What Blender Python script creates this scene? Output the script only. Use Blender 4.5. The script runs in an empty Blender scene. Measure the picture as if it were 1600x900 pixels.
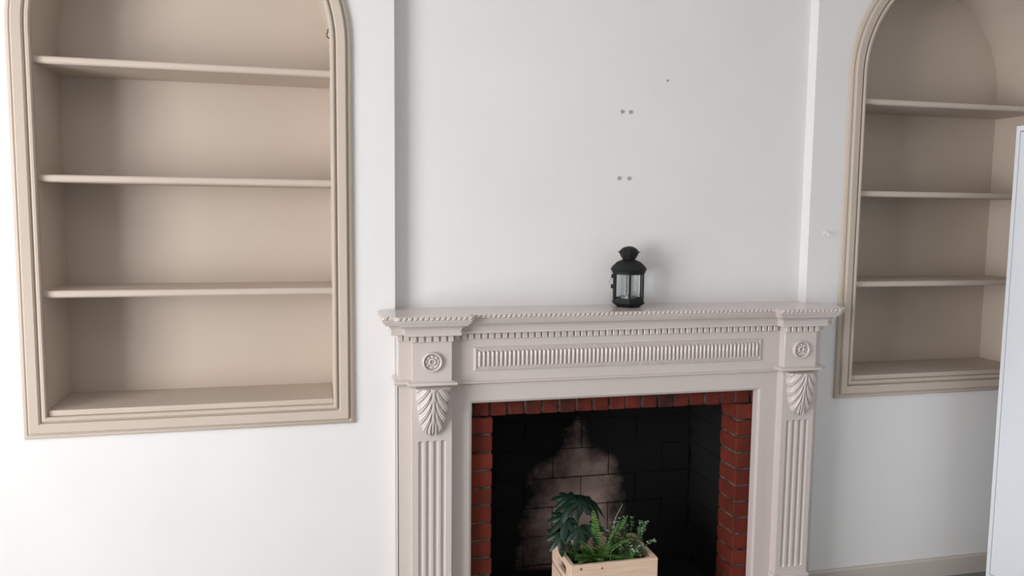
import bpy, bmesh, math, random
from mathutils import Vector, Matrix

random.seed(7)
PI = math.pi
S = bpy.context.scene
COL = S.collection

# ------------------------------------------------------------------ camera
cam_d = bpy.data.cameras.new('camera')
cam = bpy.data.objects.new('camera', cam_d)
COL.objects.link(cam)
S.camera = cam
FPX = 1240.4
cam_d.sensor_fit = 'HORIZONTAL'
cam_d.sensor_width = 36.0
cam_d.lens = FPX / 1600.0 * 36.0
cam_d.clip_start = 0.02
cr = Vector((0.97149681, -0.2368089, 0.01074698))
cu = Vector((0.01183597, 0.09373597, 0.99552673))
cf = Vector((0.23675697, 0.96702384, -0.09386706))
mw = Matrix.Identity(4)
for i in range(3):
    mw[i][0] = cr[i]
    mw[i][1] = cu[i]
    mw[i][2] = -cf[i]
mw[0][3], mw[1][3], mw[2][3] = 0.0, 0.0, 1.445
cam.matrix_world = mw

# ------------------------------------------------------------------ world, light, exposure
W = bpy.data.worlds.new('daylight')
S.world = W
W.use_nodes = True
bg = W.node_tree.nodes['Background']
bg.inputs[0].default_value = (0.80, 0.90, 1.0, 1)
bg.inputs[1].default_value = 0.8

WIN_Y0, WIN_Y1, WIN_Z0, WIN_Z1 = -0.7, 1.4, 0.12, 2.2
ROOM_X0, ROOM_X1, ROOM_Y0, ROOM_H = -2.55, 2.98, -3.2, 2.7


def area(name, loc, rot, sx, sy, power, color):
    d = bpy.data.lights.new(name, 'AREA')
    d.shape = 'RECTANGLE'
    d.size, d.size_y, d.energy, d.color = sx, sy, power, color
    o = bpy.data.objects.new(name, d)
    COL.objects.link(o)
    o.location, o.rotation_euler = loc, rot
    return o


# daylight through the side window: one upright light just outside the opening
area('window_left_offscreen', (ROOM_X0 - 0.24, (WIN_Y0 + WIN_Y1) / 2, (WIN_Z0 + WIN_Z1) / 2), (0, -PI / 2, 0),
     WIN_Z1 - WIN_Z0, WIN_Y1 - WIN_Y0, 195, (0.99, 0.975, 0.98))

S.view_settings.view_transform = 'Standard'
S.view_settings.look = 'None'
S.view_settings.gamma = 1.0
S.view_settings.use_curve_mapping = False
S.view_settings.exposure = -0.1


# ------------------------------------------------------------------ materials
def mat(name, color, rough=0.5, spec=0.5, noise=0.0, nscale=8.0, bump=0.0, bscale=60.0, metallic=0.0, coat=0.0,
        color2=None):
    m = bpy.data.materials.new(name)
    m.use_nodes = True
    nt = m.node_tree
    b = nt.nodes['Principled BSDF']
    b.inputs['Base Color'].default_value = (*color, 1)
    b.inputs['Roughness'].default_value = rough
    b.inputs['Specular IOR Level'].default_value = spec
    b.inputs['Metallic'].default_value = metallic
    b.inputs['Coat Weight'].default_value = coat
    geo = nt.nodes.new('ShaderNodeNewGeometry')
    if noise > 0:
        n = nt.nodes.new('ShaderNodeTexNoise')
        n.inputs['Scale'].default_value = nscale
        n.inputs['Detail'].default_value = 4
        nt.links.new(geo.outputs['Position'], n.inputs['Vector'])
        mx = nt.nodes.new('ShaderNodeMix')
        mx.data_type = 'RGBA'
        c2 = color2 or tuple(c * (1 - noise) for c in color)
        mx.inputs[6].default_value = (*color, 1)
        mx.inputs[7].default_value = (*c2, 1)
        mr = nt.nodes.new('ShaderNodeMapRange')
        mr.inputs[1].default_value = 0.35
        mr.inputs[2].default_value = 0.7
        nt.links.new(n.outputs[0], mr.inputs[0])
        nt.links.new(mr.outputs[0], mx.inputs[0])
        nt.links.new(mx.outputs[2], b.inputs['Base Color'])
    if bump > 0:
        n2 = nt.nodes.new('ShaderNodeTexNoise')
        n2.inputs['Scale'].default_value = bscale
        n2.inputs['Detail'].default_value = 3
        nt.links.new(geo.outputs['Position'], n2.inputs['Vector'])
        bp = nt.nodes.new('ShaderNodeBump')
        bp.inputs['Strength'].default_value = bump
        bp.inputs['Distance'].default_value = 0.002
        nt.links.new(n2.outputs[0], bp.inputs['Height'])
        nt.links.new(bp.outputs[0], b.inputs['Normal'])
    return m


M = {}
M['wall'] = mat('white_wall_paint', (0.80, 0.788, 0.778), 0.75, 0.3, 0.03, 3.0, 0.15, 90)
M['ceiling'] = mat('ceiling_paint', (0.8, 0.8, 0.79), 0.9, 0.2, 0.02, 3)
M['niche'] = mat('beige_niche_paint', (0.565, 0.480, 0.405), 0.5, 0.4, 0.04, 4, 0.08, 60)
M['mantel'] = mat('taupe_mantel_paint', (0.645, 0.575, 0.54), 0.16, 0.5, 0.03, 5, 0.05, 50)
M['base'] = mat('taupe_baseboard_paint', (0.55, 0.50, 0.45), 0.5, 0.4, 0.05, 5)
M['floor'] = mat('grey_floor', (0.22, 0.235, 0.225), 0.4, 0.5, 0.25, 6)
M['white'] = mat('white_laminate', (0.85, 0.885, 0.935), 0.35, 0.5, 0.01, 3)
M['window'] = mat('white_window_paint', (0.8, 0.8, 0.8), 0.4, 0.5, 0.02, 5)
M['black'] = mat('black_lantern_metal', (0.009, 0.012, 0.011), 0.6, 0.3, 0.3, 40)
M['dark'] = mat('dark_hole', (0.03, 0.028, 0.025), 0.9, 0.2, 0.2, 80)
M['plug'] = mat('pale_wall_plug', (0.30, 0.29, 0.28), 0.6, 0.4, 0.2, 200)
M['plug_hole'] = mat('plug_core', (0.72, 0.70, 0.69), 0.9, 0.2, 0.3, 300)
M['steel'] = mat('grey_steel', (0.35, 0.34, 0.33), 0.5, 0.5, 0.2, 200)
M['candle'] = mat('candle_dish', (0.16, 0.19, 0.20), 0.5, 0.4, 0.2, 50)
M['wax'] = mat('white_wax', (0.8, 0.8, 0.78), 0.5, 0.4, 0.03, 50)
M['mortar'] = mat('dark_mortar', (0.028, 0.025, 0.022), 0.95, 0.1, 0.5, 25, 0.4, 60, color2=(0.16, 0.145, 0.13))
M['soil'] = mat('dark_moss_filler', (0.02, 0.025, 0.012), 0.95, 0.2, 0.4, 50, 0.6, 80)
M['monstera'] = mat('dark_green_leaf', (0.010, 0.033, 0.018), 0.42, 0.3, 0.5, 30)
M['fern'] = mat('fern_green', (0.095, 0.215, 0.045), 0.5, 0.4, 0.5, 40)
M['sprig'] = mat('sprig_green', (0.075, 0.165, 0.055), 0.5, 0.4, 0.5, 60, color2=(0.13, 0.24, 0.10))
M['blossom'] = mat('pale_blossom', (0.50, 0.60, 0.47), 0.6, 0.3, 0.3, 90)
M['stem'] = mat('green_stem', (0.06, 0.10, 0.035), 0.5, 0.4, 0.3, 40)


def brick_mat(name, c1, c2):
    m = mat(name, c1, 0.8, 0.12, 0.6, 9, 0.5, 70, color2=c2)
    nt = m.node_tree
    b = nt.nodes['Principled BSDF']
    src = b.inputs['Base Color'].links[0].from_socket
    oi = nt.nodes.new('ShaderNodeObjectInfo')
    hs = nt.nodes.new('ShaderNodeHueSaturation')
    mr = nt.nodes.new('ShaderNodeMapRange')
    mr.inputs[3].default_value = 0.85
    mr.inputs[4].default_value = 1.1
    nt.links.new(oi.outputs['Random'], mr.inputs[0])
    nt.links.new(mr.outputs[0], hs.inputs['Value'])
    nt.links.new(src, hs.inputs['Color'])
    nt.links.new(hs.outputs[0], b.inputs['Base Color'])
    return m


M['brick'] = brick_mat('red_brick', (0.175, 0.031, 0.019), (0.11, 0.024, 0.016))
M['brick_sooty'] = brick_mat('soot_stained_red_brick', (0.175, 0.031, 0.019), (0.022, 0.014, 0.013))


def soot_mat():
    """Soot-black firebrick with the pale burnt-clean patch over the grate (a stain with its own outline)."""
    m = bpy.data.materials.new('sooty_firebrick')
    m.use_nodes = True
    nt = m.node_tree
    b = nt.nodes['Principled BSDF']
    b.inputs['Roughness'].default_value = 0.9
    b.inputs['Specular IOR Level'].default_value = 0.15
    N, L = nt.nodes.new, nt.links.new
    geo = N('ShaderNodeNewGeometry')
    sep = N('ShaderNodeSeparateXYZ')
    L(geo.outputs['Position'], sep.inputs[0])
    ns = N('ShaderNodeTexNoise')
    ns.inputs['Scale'].default_value = 7.0
    ns.inputs['Detail'].default_value = 6
    ns.inputs['Roughness'].default_value = 0.68
    L(geo.outputs['Position'], ns.inputs['Vector'])

    def math_(op, a, bb):
        n = N('ShaderNodeMath')
        n.operation = op
        for i, v in enumerate((a, bb)):
            if isinstance(v, (int, float)):
                n.inputs[i].default_value = v
            else:
                L(v, n.inputs[i])
        return n.outputs[0]
    # half width of the clean patch as a function of height
    cv = N('ShaderNodeFloatCurve')
    c = cv.mapping.curves[0]
    pts = [(0.0, 0.25), (0.13, 0.225), (0.25, 0.205), (0.38, 0.200), (0.43, 0.180), (0.47, 0.135), (0.51, 0.085), (0.55, 0.06), (0.60, 0.045),
           (0.63, 0.015), (0.65, 0.0), (1.0, 0.0)]
    c.points[0].location = pts[0]
    c.points[1].location = pts[-1]
    for q in pts[1:-1]:
        c.points.new(*q)
    for q in c.points:
        q.handle_type = 'VECTOR'
    cv.mapping.update()
    L(sep.outputs[2], cv.inputs['Value'])
    dx = math_('ABSOLUTE', math_('SUBTRACT', sep.outputs[0], 0.995), 0)
    wob = math_('MULTIPLY', math_('SUBTRACT', ns.outputs[0], 0.5), 0.20)
    d = math_('ADD', math_('SUBTRACT', math_('SUBTRACT', cv.outputs[0], 0.045), dx), wob)
    mr = N('ShaderNodeMapRange')
    mr.inputs[1].default_value = -0.05
    mr.inputs[2].default_value = 0.10
    L(d, mr.inputs[0])
    # only on the rear wall of the firebox
    rear = N('ShaderNodeMapRange')
    rear.inputs[1].default_value = 2.90
    rear.inputs[2].default_value = 2.94
    L(sep.outputs[1], rear.inputs[0])
    ns2 = N('ShaderNodeTexNoise')
    ns2.inputs['Scale'].default_value = 7
    ns2.inputs['Detail'].default_value = 5
    L(geo.outputs['Position'], ns2.inputs['Vector'])
    mr2 = N('ShaderNodeMapRange')
    mr2.inputs[1].default_value = 0.3
    mr2.inputs[2].default_value = 0.7
    mr2.inputs[3].default_value = 0.3
    L(ns2.outputs[0], mr2.inputs[0])
    f = math_('MULTIPLY', math_('MULTIPLY', mr.outputs[0], rear.outputs[0]), mr2.outputs[0])
    mx = N('ShaderNodeMix')
    mx.data_type = 'RGBA'
    mx.inputs[6].default_value = (0.012, 0.011, 0.011, 1)
    mx.inputs[7].default_value = (0.54, 0.39, 0.335, 1)
    L(f, mx.inputs[0])
    L(mx.outputs[2], b.inputs['Base Color'])
    return m


M['soot'] = soot_mat()
M['soot_mortar'] = mat('sooty_mortar', (0.007, 0.0065, 0.006), 0.95, 0.1, 0.5, 14, color2=(0.022, 0.020, 0.018))


def wood_mat():
    m = bpy.data.materials.new('pale_pine')
    m.use_nodes = True
    nt = m.node_tree
    N, L = nt.nodes.new, nt.links.new
    b = nt.nodes['Principled BSDF']
    b.inputs['Roughness'].default_value = 0.55
    tc = N('ShaderNodeTexCoord')
    mp = N('ShaderNodeMapping')
    mp.inputs['Scale'].default_value = (3, 3, 40)
    L(tc.outputs['Object'], mp.inputs[0])
    n = N('ShaderNodeTexNoise')
    n.inputs['Scale'].default_value = 3
    n.inputs['Detail'].default_value = 5
    L(mp.outputs[0], n.inputs['Vector'])
    r = N('ShaderNodeValToRGB')
    r.color_ramp.elements[0].position = 0.3
    r.color_ramp.elements[0].color = (0.72, 0.51, 0.37, 1)
    r.color_ramp.elements[1].position = 0.75
    r.color_ramp.elements[1].color = (0.86, 0.66, 0.51, 1)
    L(n.outputs[0], r.inputs[0])
    L(r.outputs[0], b.inputs['Base Color'])
    return m


M['pine'] = wood_mat()
M['knot'] = mat('pine_knot', (0.30, 0.14, 0.08), 0.6, 0.3, 0.4, 150)


def glass_mat():
    m = bpy.data.materials.new('clear_pane')
    m.use_nodes = True
    nt = m.node_tree
    N, L = nt.nodes.new, nt.links.new
    nt.nodes.remove(nt.nodes['Principled BSDF'])
    out = nt.nodes['Material Output']
    tr = N('ShaderNodeBsdfTransparent')
    tr.inputs[0].default_value = (0.97, 0.985, 0.99, 1)
    gl = N('ShaderNodeBsdfGlossy')
    gl.inputs['Roughness'].default_value = 0.05
    fr = N('ShaderNodeFresnel')
    fr.inputs[0].default_value = 1.22
    mx = N('ShaderNodeMixShader')
    L(fr.outputs[0], mx.inputs[0])
    L(tr.outputs[0], mx.inputs[1])
    L(gl.outputs[0], mx.inputs[2])
    L(mx.outputs[0], out.inputs[0])
    return m


M['glass'] = glass_mat()


# ------------------------------------------------------------------ helpers
def tag(o, label=None, cat=None, group=None, kind=None):
    if label: o['label'] = label
    if cat: o['category'] = cat
    if group: o['group'] = group
    if kind: o['kind'] = kind
    return o


def thing(name, label, cat, loc=(0, 0, 0), rz=0.0, group=None):
    o = bpy.data.objects.new(name, None)
    COL.objects.link(o)
    o.empty_display_size = 0.05
    o.location = loc
    o.rotation_euler = (0, 0, rz)
    return tag(o, label, cat, group)


def root_loc(o):
    v = Vector((0, 0, 0))
    while o is not None:
        v = v + o.location
        o = o.parent
    return v


def mesh(name, bm, material, smooth=None):
    bmesh.ops.recalc_face_normals(bm, faces=bm.faces)
    me = bpy.data.meshes.new(name)
    bm.to_mesh(me)
    bm.free()
    me.materials.append(M[material] if isinstance(material, str) else material)
    if smooth is not None:
        for p in me.polygons:
            p.use_smooth = True
        me.set_sharp_from_angle(angle=math.radians(smooth))
    return me


def obj(name, bm, material, parent=None, smooth=None, local=False):
    """One mesh object. bm is in world coordinates unless local."""
    if parent is not None and not local:
        bmesh.ops.translate(bm, verts=bm.verts, vec=-root_loc(parent))
    o = bpy.data.objects.new(name, mesh(name, bm, material, smooth))
    COL.objects.link(o)
    o.parent = parent
    return o


def inst(name, me, loc, parent=None, rot=(0, 0, 0), scale=(1, 1, 1)):
    o = bpy.data.objects.new(name, me)
    COL.objects.link(o)
    o.parent = parent
    o.location = Vector(loc) - (root_loc(parent) if parent is not None else Vector((0, 0, 0)))
    o.rotation_euler = rot
    o.scale = scale
    return o


def struct(o):
    o['kind'] = 'structure'
    return o


def box(bm, x0, x1, y0, y1, z0, z1, bev=0.0, seg=2):
    r = bmesh.ops.create_cube(bm, size=1.0)
    vs = r['verts']
    for v in vs:
        v.co = Vector((x0 + (v.co.x + .5) * (x1 - x0), y0 + (v.co.y + .5) * (y1 - y0), z0 + (v.co.z + .5) * (z1 - z0)))
    if bev > 0:
        es = {e for v in vs for e in v.link_edges}
        bmesh.ops.bevel(bm, geom=list(es), offset=bev, segments=seg, affect='EDGES', profile=0.5)
    return bm


def nbox(*a, **k):
    return box(bmesh.new(), *a, **k)


def plate(outline, holes, to3, thick):
    """Flat plate with holes: outline and holes are 2D loops, to3(u,v,d) maps to space, d in 0..thick."""
    bm = bmesh.new()
    edges = []
    for loop in [outline] + holes:
        vs = [bm.verts.new(to3(u, v, 0.0)) for u, v in loop]
        for i in range(len(vs)):
            edges.append(bm.edges.new((vs[i], vs[(i + 1) % len(vs)])))
    bmesh.ops.triangle_fill(bm, use_beauty=True, use_dissolve=False, edges=edges)
    fs = list(bm.faces)
    r = bmesh.ops.extrude_face_region(bm, geom=fs)
    off = Vector(to3(0, 0, thick)) - Vector(to3(0, 0, 0))
    bmesh.ops.translate(bm, verts=[g for g in r['geom'] if isinstance(g, bmesh.types.BMVert)], vec=off)
    return bm


def plan_sweep(bm, path, prof, close=False, caps=True):
    """Sweep a moulding profile [(out, z)] along a plan polyline; 'out' is to the right-hand side of travel... mitred."""
    n = len(path)
    offs = []
    for i in range(n):
        def nrm(a, b):
            d = Vector((b[0] - a[0], b[1] - a[1]))
            d.normalize()
            return Vector((d.y, -d.x))
        if i == 0:
            m = nrm(path[0], path[1])
        elif i == n - 1:
            m = nrm(path[-2], path[-1])
        else:
            a, b = nrm(path[i - 1], path[i]), nrm(path[i], path[i + 1])
            m = (a + b) / (1 + a.dot(b))
        offs.append(m)
    rows = []
    for (px, py), m in zip(path, offs):
        rows.append([bm.verts.new((px + m.x * o, py + m.y * o, z)) for o, z in prof])
    for i in range(n - 1):
        for j in range(len(prof) - 1):
            bm.faces.new((rows[i][j], rows[i + 1][j], rows[i + 1][j + 1], rows[i][j + 1]))
    if caps:
        for r in (rows[0], rows[-1]):
            try:
                bm.faces.new(r)
            except ValueError:
                pass
    return bm


def lathe(bm, prof, n=24, center=(0, 0, 0), rot=0.0, cap=True):
    rows = []
    cx, cy, cz = center
    for r, z in prof:
        rows.append([bm.verts.new((cx + r * math.cos(rot + 2 * PI * k / n), cy + r * math.sin(rot + 2 * PI * k / n), cz + z))
                     for k in range(n)])
    for a, b in zip(rows, rows[1:]):
        for k in range(n):
            bm.faces.new((a[k], a[(k + 1) % n], b[(k + 1) % n], b[k]))
    if cap:
        bm.faces.new(rows[0][::-1])
        bm.faces.new(rows[-1])
    return bm


def tube(bm, pts, r, n=6):
    pts = [Vector(p) for p in pts]
    rs = r if isinstance(r, (list, tuple)) else [r] * len(pts)
    rows = []
    for i, p in enumerate(pts):
        t = (pts[min(i + 1, len(pts) - 1)] - pts[max(i - 1, 0)]).normalized()
        a = t.orthogonal().normalized() if i == 0 else (a - t * a.dot(t)).normalized()
        b = t.cross(a)
        rows.append([bm.verts.new(p + (a * math.cos(2 * PI * k / n) + b * math.sin(2 * PI * k / n)) * rs[i]) for k in range(n)])
    for u, v in zip(rows, rows[1:]):
        for k in range(n):
            bm.faces.new((u[k], u[(k + 1) % n], v[(k + 1) % n], v[k]))
    bm.faces.new(rows[0][::-1])
    bm.faces.new(rows[-1])
    return bm


def grid_faces(bm, rows):
    for a, b in zip(rows, rows[1:]):
        for j in range(len(a) - 1):
            bm.faces.new((a[j], a[j + 1], b[j + 1], b[j]))


# ------------------------------------------------------------------ the room
YW = 2.60          # face of the side walls
YP = 2.65          # face of the recessed panel over the mantel
XL, XR = 0.243, 1.765
NR, NSPR, NBOT = 0.418, 1.965, 0.822      # niche half width, spring line, bottom of the frame opening
NCX = (-0.375, 2.386)
NY1 = 2.845


def arch_loop(cx, t=0.0, n=40):
    r = NR + t
    pts = [(cx - r, NBOT - t)]
    pts += [(cx - r * math.cos(PI * k / n), NSPR + r * math.sin(PI * k / n)) for k in range(n + 1)]
    pts += [(cx + r, NBOT - t)]
    return pts


xz = lambda y0: (lambda u, v, d: (u, y0 + d, v))
struct(obj('wall_back_left', plate([(ROOM_X0, 0), (XL, 0), (XL, ROOM_H), (ROOM_X0, ROOM_H)], [arch_loop(NCX[0], 0.002)], xz(YW), 0.08), 'wall'))
struct(obj('wall_back_right', plate([(XR, 0), (ROOM_X1, 0), (ROOM_X1, ROOM_H), (XR, ROOM_H)], [arch_loop(NCX[1], 0.002)], xz(YW), 0.08), 'wall'))
struct(obj('wall_back_center', plate([(XL, 0), (0.41, 0), (0.41, 1.04), (1.60, 1.04), (1.60, 0), (XR, 0), (XR, ROOM_H), (XL, ROOM_H)], [], xz(YP), 0.08), 'wall'))
struct(obj('wall_left', plate([(ROOM_Y0, 0), (YW, 0), (YW, ROOM_H), (ROOM_Y0, ROOM_H)],
                              [[(WIN_Y0, WIN_Z0), (WIN_Y1, WIN_Z0), (WIN_Y1, WIN_Z1), (WIN_Y0, WIN_Z1)]],
                              lambda u, v, d: (ROOM_X0 - d, u, v), 0.2), 'wall'))
struct(obj('wall_right', nbox(ROOM_X1, ROOM_X1 + 0.1, ROOM_Y0, YW, 0, ROOM_H), 'wall'))
struct(obj('wall_rear', nbox(ROOM_X0 - 0.2, ROOM_X1 + 0.1, ROOM_Y0 - 0.1, ROOM_Y0, 0, ROOM_H), 'wall'))
struct(obj('floor', nbox(ROOM_X0 - 0.2, ROOM_X1 + 0.1, ROOM_Y0 - 0.1, 3.05, -0.1, 0.0), 'floor'))
struct(obj('ceiling', nbox(ROOM_X0 - 0.2, ROOM_X1 + 0.1, ROOM_Y0 - 0.1, 3.05, ROOM_H, ROOM_H + 0.1), 'ceiling'))
# window in the side wall: frame and one mullion (outside the picture)
win = struct(thing('window_1', None, None, (ROOM_X0 - 0.1, (WIN_Y0 + WIN_Y1) / 2, WIN_Z0)))
f = 0.06
for nm, y0, y1, z0, z1 in (('window_frame', WIN_Y0, WIN_Y1, WIN_Z0, WIN_Z0 + f), ('window_frame', WIN_Y0, WIN_Y1, WIN_Z1 - f, WIN_Z1),
                           ('window_frame', WIN_Y0, WIN_Y0 + f, WIN_Z0 + f, WIN_Z1 - f), ('window_frame', WIN_Y1 - f, WIN_Y1, WIN_Z0 + f, WIN_Z1 - f),
                           ('mullion', 0.32, 0.38, WIN_Z0 + f, WIN_Z1 - f)):
    obj(nm, nbox(ROOM_X0 - 0.13, ROOM_X0 - 0.07, y0, y1, z0, z1, bev=0.004), 'window', win)


def baseboard(name, x0, x1):
    bm = bmesh.new()
    plan_sweep(bm, [(x0, YW), (x1, YW)], [(0, 0), (0.014, 0), (0.014, 0.070), (0.010, 0.077), (0, 0.077)])
    struct(obj(name, bm, 'base'))


baseboard('baseboard_left', ROOM_X0, 0.24)
baseboard('baseboard_right', 1.775, ROOM_X1)


# ------------------------------------------------------------------ arched niches
def niche(cx, label):
    t = thing('arched_niche', label, 'bookcase', (cx, YW, NBOT))
    # lining: sides and vault in one curved sheet with thickness
    bm = bmesh.new()
    a, b = arch_loop(cx, 0.0), arch_loop(cx, 0.018)
    rows = [[bm.verts.new((x, y, z)) for x, z in lp] for lp, y in ((a, YW - 0.002), (a, NY1), (b, NY1), (b, YW - 0.002))]
    grid_faces(bm, rows + [rows[0]])
    obj('lining', bm, 'niche', t, smooth=30)
    bm = plate(arch_loop(cx, 0.018), [], xz(NY1), 0.015)
    obj('back_panel', bm, 'niche', t)
    # bottom board with a rounded nose
    x0, x1 = cx - NR, cx + NR
    bm = nbox(x0, x1, YW - 0.004, NY1, NBOT, 0.840, bev=0.003)
    obj('bottom_board', bm, 'niche', t)
    for z in (1.884, 1.543, 1.200):
        bm = bmesh.new()
        pr = [(NY1, z - 0.021), (YW + 0.009, z - 0.021), (YW + 0.005, z - 0.017), (YW + 0.004, z - 0.010), (YW + 0.005, z - 0.004), (YW + 0.009, z), (NY1, z)]
        r0 = [bm.verts.new((x0, y, q)) for y, q in pr]
        r1 = [bm.verts.new((x1, y, q)) for y, q in pr]
        for j in range(len(pr)):
            k = (j + 1) % len(pr)
            bm.faces.new((r0[j], r0[k], r1[k], r1[j]))
        bm.faces.new(r0)
        bm.faces.new(r1[::-1])
        obj('shelf', bm, 'niche', t, smooth=35)
    # moulded frame around the opening
    prof = [(0.0, 0.0), (0.0, 0.014), (0.003, 0.018), (0.009, 0.019), (0.013, 0.016), (0.0145, 0.010), (0.017, 0.009), (0.019, 0.017),
            (0.022, 0.020), (0.045, 0.022), (0.048, 0.019), (0.049, 0.012), (0.052, 0.011), (0.055, 0.014), (0.060, 0.013), (0.065, 0.009), (0.067, 0.0)]
    bm = bmesh.new()
    rows = []
    for tt, d in prof:
        rows.append([bm.verts.new((x, YW - d, z)) for x, z in arch_loop(cx, tt)])
    for r1_, r2_ in zip(rows, rows[1:]):
        n = len(r1_)
        for j in range(n):
            bm.faces.new((r1_[j], r1_[(j + 1) % n], r2_[(j + 1) % n], r2_[j]))
    obj('frame', bm, 'niche', t, smooth=28)
    return t


niche(NCX[0], 'beige arched wall niche with empty shelves, standing clear of any furniture')
niche(NCX[1], 'beige arched wall niche with empty shelves, partly hidden behind white wardrobe')

# ------------------------------------------------------------------ fireplace surround
XC = 1.004
P_BK, P_O, P_I = 0.760, 0.721, 0.594     # half widths: backing edge, pilaster outer, pilaster inner
Y_B, Y_P = 2.50, 2.465                   # backing face, pilaster face
OPN = 0.521                              # half opening
OPZ = 0.824
Y_BB = 2.540                             # rear of the backing boards
sur = thing('fireplace_surround', 'taupe painted classical fireplace surround with fluted pilasters and carved mantel shelf', 'fireplace', (XC, 2.55, 0))

plan = [(XC - P_BK, YW), (XC - P_BK, Y_B), (XC - P_O, Y_B), (XC - P_O, Y_P), (XC - P_I, Y_P), (XC - P_I, Y_B),
        (XC + P_I, Y_B), (XC + P_I, Y_P), (XC + P_O, Y_P), (XC + P_O, Y_B), (XC + P_BK, Y_B), (XC + P_BK, YW)]
plan = plan[::-1]
def sweep_room(bm, path, prof, caps=True):
    # path runs left to right; outward is -y
    return plan_sweep(bm, path, [(o, z) for o, z in prof], caps=caps)


plan_lr = plan[::-1]
# mantel shelf slab
bm = bmesh.new()


def offset_path(path, o):
    n = len(path)
    res = []
    for i in range(n):
        def nrm(a, b):
            d = Vector((b[0] - a[0], b[1] - a[1])).normalized()
            return Vector((d.y, -d.x))
        if i == 0: m = nrm(path[0], path[1])
        elif i == n - 1: m = nrm(path[-2], path[-1])
        else:
            a, b = nrm(path[i - 1], path[i]), nrm(path[i], path[i + 1])
            m = (a + b) / (1 + a.dot(b))
        res.append((path[i][0] + m.x * o, path[i][1] + m.y * o))
    return res


edge = offset_path(plan_lr, 0.055)
poly = edge + [(XR, YW), (XR, YP), (XL, YP), (XL, YW)]
bm = plate(poly, [], lambda u, v, d: (u, v, 1.1125 + d), 0.0125)
obj('mantel_shelf', bm, 'mantel', sur)
# crown moulding below the shelf
crown = [(0.0, 1.112), (0.054, 1.112), (0.055, 1.108), (0.052, 1.105), (0.050, 1.099), (0.046, 1.098), (0.045, 1.094)]
for k in range(7):
    a = k / 6 * PI / 2
    crown.append((0.043 - 0.019 * math.sin(a), 1.092 - 0.022 * (1 - math.cos(a))))
crown += [(0.026, 1.068), (0.026, 1.060), (0.020, 1.058), (0.002, 1.058), (0.002, 1.037), (0.0, 1.036)]
bm = bmesh.new()
sweep_room(bm, plan_lr, crown)
obj('crown_moulding', bm, 'mantel', sur, smooth=32)
# rope edge: small slanted beads
bm = bmesh.new()
rp = offset_path(plan_lr, 0.0555)


def bead(bm, p, d, n, l, h, dep):
    """Low-poly slanted bead at p along direction d, facing n."""
    up = Vector((0, 0, 1))
    ax = (d * 0.8 + up * 0.45)
    vs = []
    for u, v, w in ((-1, -1, 0), (1, -1, 0), (1, 1, 0), (-1, 1, 0)):
        vs.append(bm.verts.new(p + d * (u * l * .5 + v * l * .22) + up * (v * h * .5)))
    ws = []
    for u, v in ((-.55, -.62), (.55, -.62), (.55, .62), (-.55, .62)):
        ws.append(bm.verts.new(p + d * (u * l * .5 + v * l * .22) + up * (v * h * .5) + n * dep))
    for k in range(4):
        bm.faces.new((vs[k], vs[(k + 1) % 4], ws[(k + 1) % 4], ws[k]))
    bm.faces.new(ws)


for i in range(len(rp) - 1):
    a, b = Vector((*rp[i], 1.1183)), Vector((*rp[i + 1], 1.1183))
    L_ = (b - a).length
    d = (b - a).normalized()
    n_ = Vector((d.y, -d.x, 0))
    k = max(1, round(L_ / 0.0165))
    for j in range(k):
        bead(bm, a + d * (L_ * (j + .5) / k) - n_ * 0.001, d, n_, L_ / k * .86, 0.0125, 0.0065)
o = obj('rope_moulding', bm, 'mantel', sur, smooth=50)
o['kind'] = 'stuff'
# dentils, one by one
dm = mesh('dentil', nbox(-0.0083, 0.0083, -0.0085, 0.0, -0.0095, 0.0095, bev=0.0012, seg=1), 'mantel')


def dentils(x0, x1, y, n):
    p = (x1 - x0) / n
    for k in range(n):
        inst('dentil', dm, (x0 + p * (k + .5), y - 0.002, 1.0480), sur)


for s in (-1, 1):
    a, b = sorted((XC + s * (P_I - 0.007), XC + s * (P_O + 0.007)))
    dentils(a, b, Y_P, 6)
    a, b = sorted((XC + s * (P_O + 0.005), XC + s * (P_BK + 0.006)))
    dentils(a, b, Y_B, 2)
dentils(XC - P_I + 0.010, XC + P_I - 0.010, Y_B, 52)

# boards behind
bm = bmesh.new()
box(bm, XC - P_BK, XC + P_BK, Y_B, Y_BB, 0.893, 1.112)
obj('frieze_board', bm, 'mantel', sur)
# lower architrave and legs of the backing with a bevelled inner edge
bm = bmesh.new()
o2, bz = OPN, OPZ
bev = 0.008
xo = P_BK
U0 = [(XC - xo, 0), (XC - xo, 0.893), (XC + xo, 0.893), (XC + xo, 0), (XC + o2 + bev, 0), (XC + o2 + bev, bz + bev), (XC - o2 - bev, bz + bev), (XC - o2 - bev, 0)]
U1 = [(XC + o2, 0), (XC + o2, bz), (XC - o2, bz), (XC - o2, 0)]
bm = plate(U0, [], lambda u, v, d: (u, Y_B + 0.004 + d, v), 0.004)
fr = [[(XC - o2 - bev, 0), (XC - o2 - bev, bz + bev), (XC + o2 + bev, bz + bev), (XC + o2 + bev, 0)],
      [(XC - o2, 0), (XC - o2, bz), (XC + o2, bz), (XC + o2, 0)]]
r1 = [bm.verts.new((x, Y_B + 0.004, z)) for x, z in fr[0]]
r2 = [bm.verts.new((x, Y_B + 0.010, z)) for x, z in fr[1]]
r3 = [bm.verts.new((x, Y_BB, z)) for x, z in fr[1]]
r4 = [bm.verts.new((x, Y_BB, z)) for x, z in [(XC - xo, 0), (XC - xo, 0.893), (XC + xo, 0.893), (XC + xo, 0)]]
grid_faces(bm, [r1, r2, r3, r4])
obj('inner_architrave', bm, 'mantel', sur)
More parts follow.
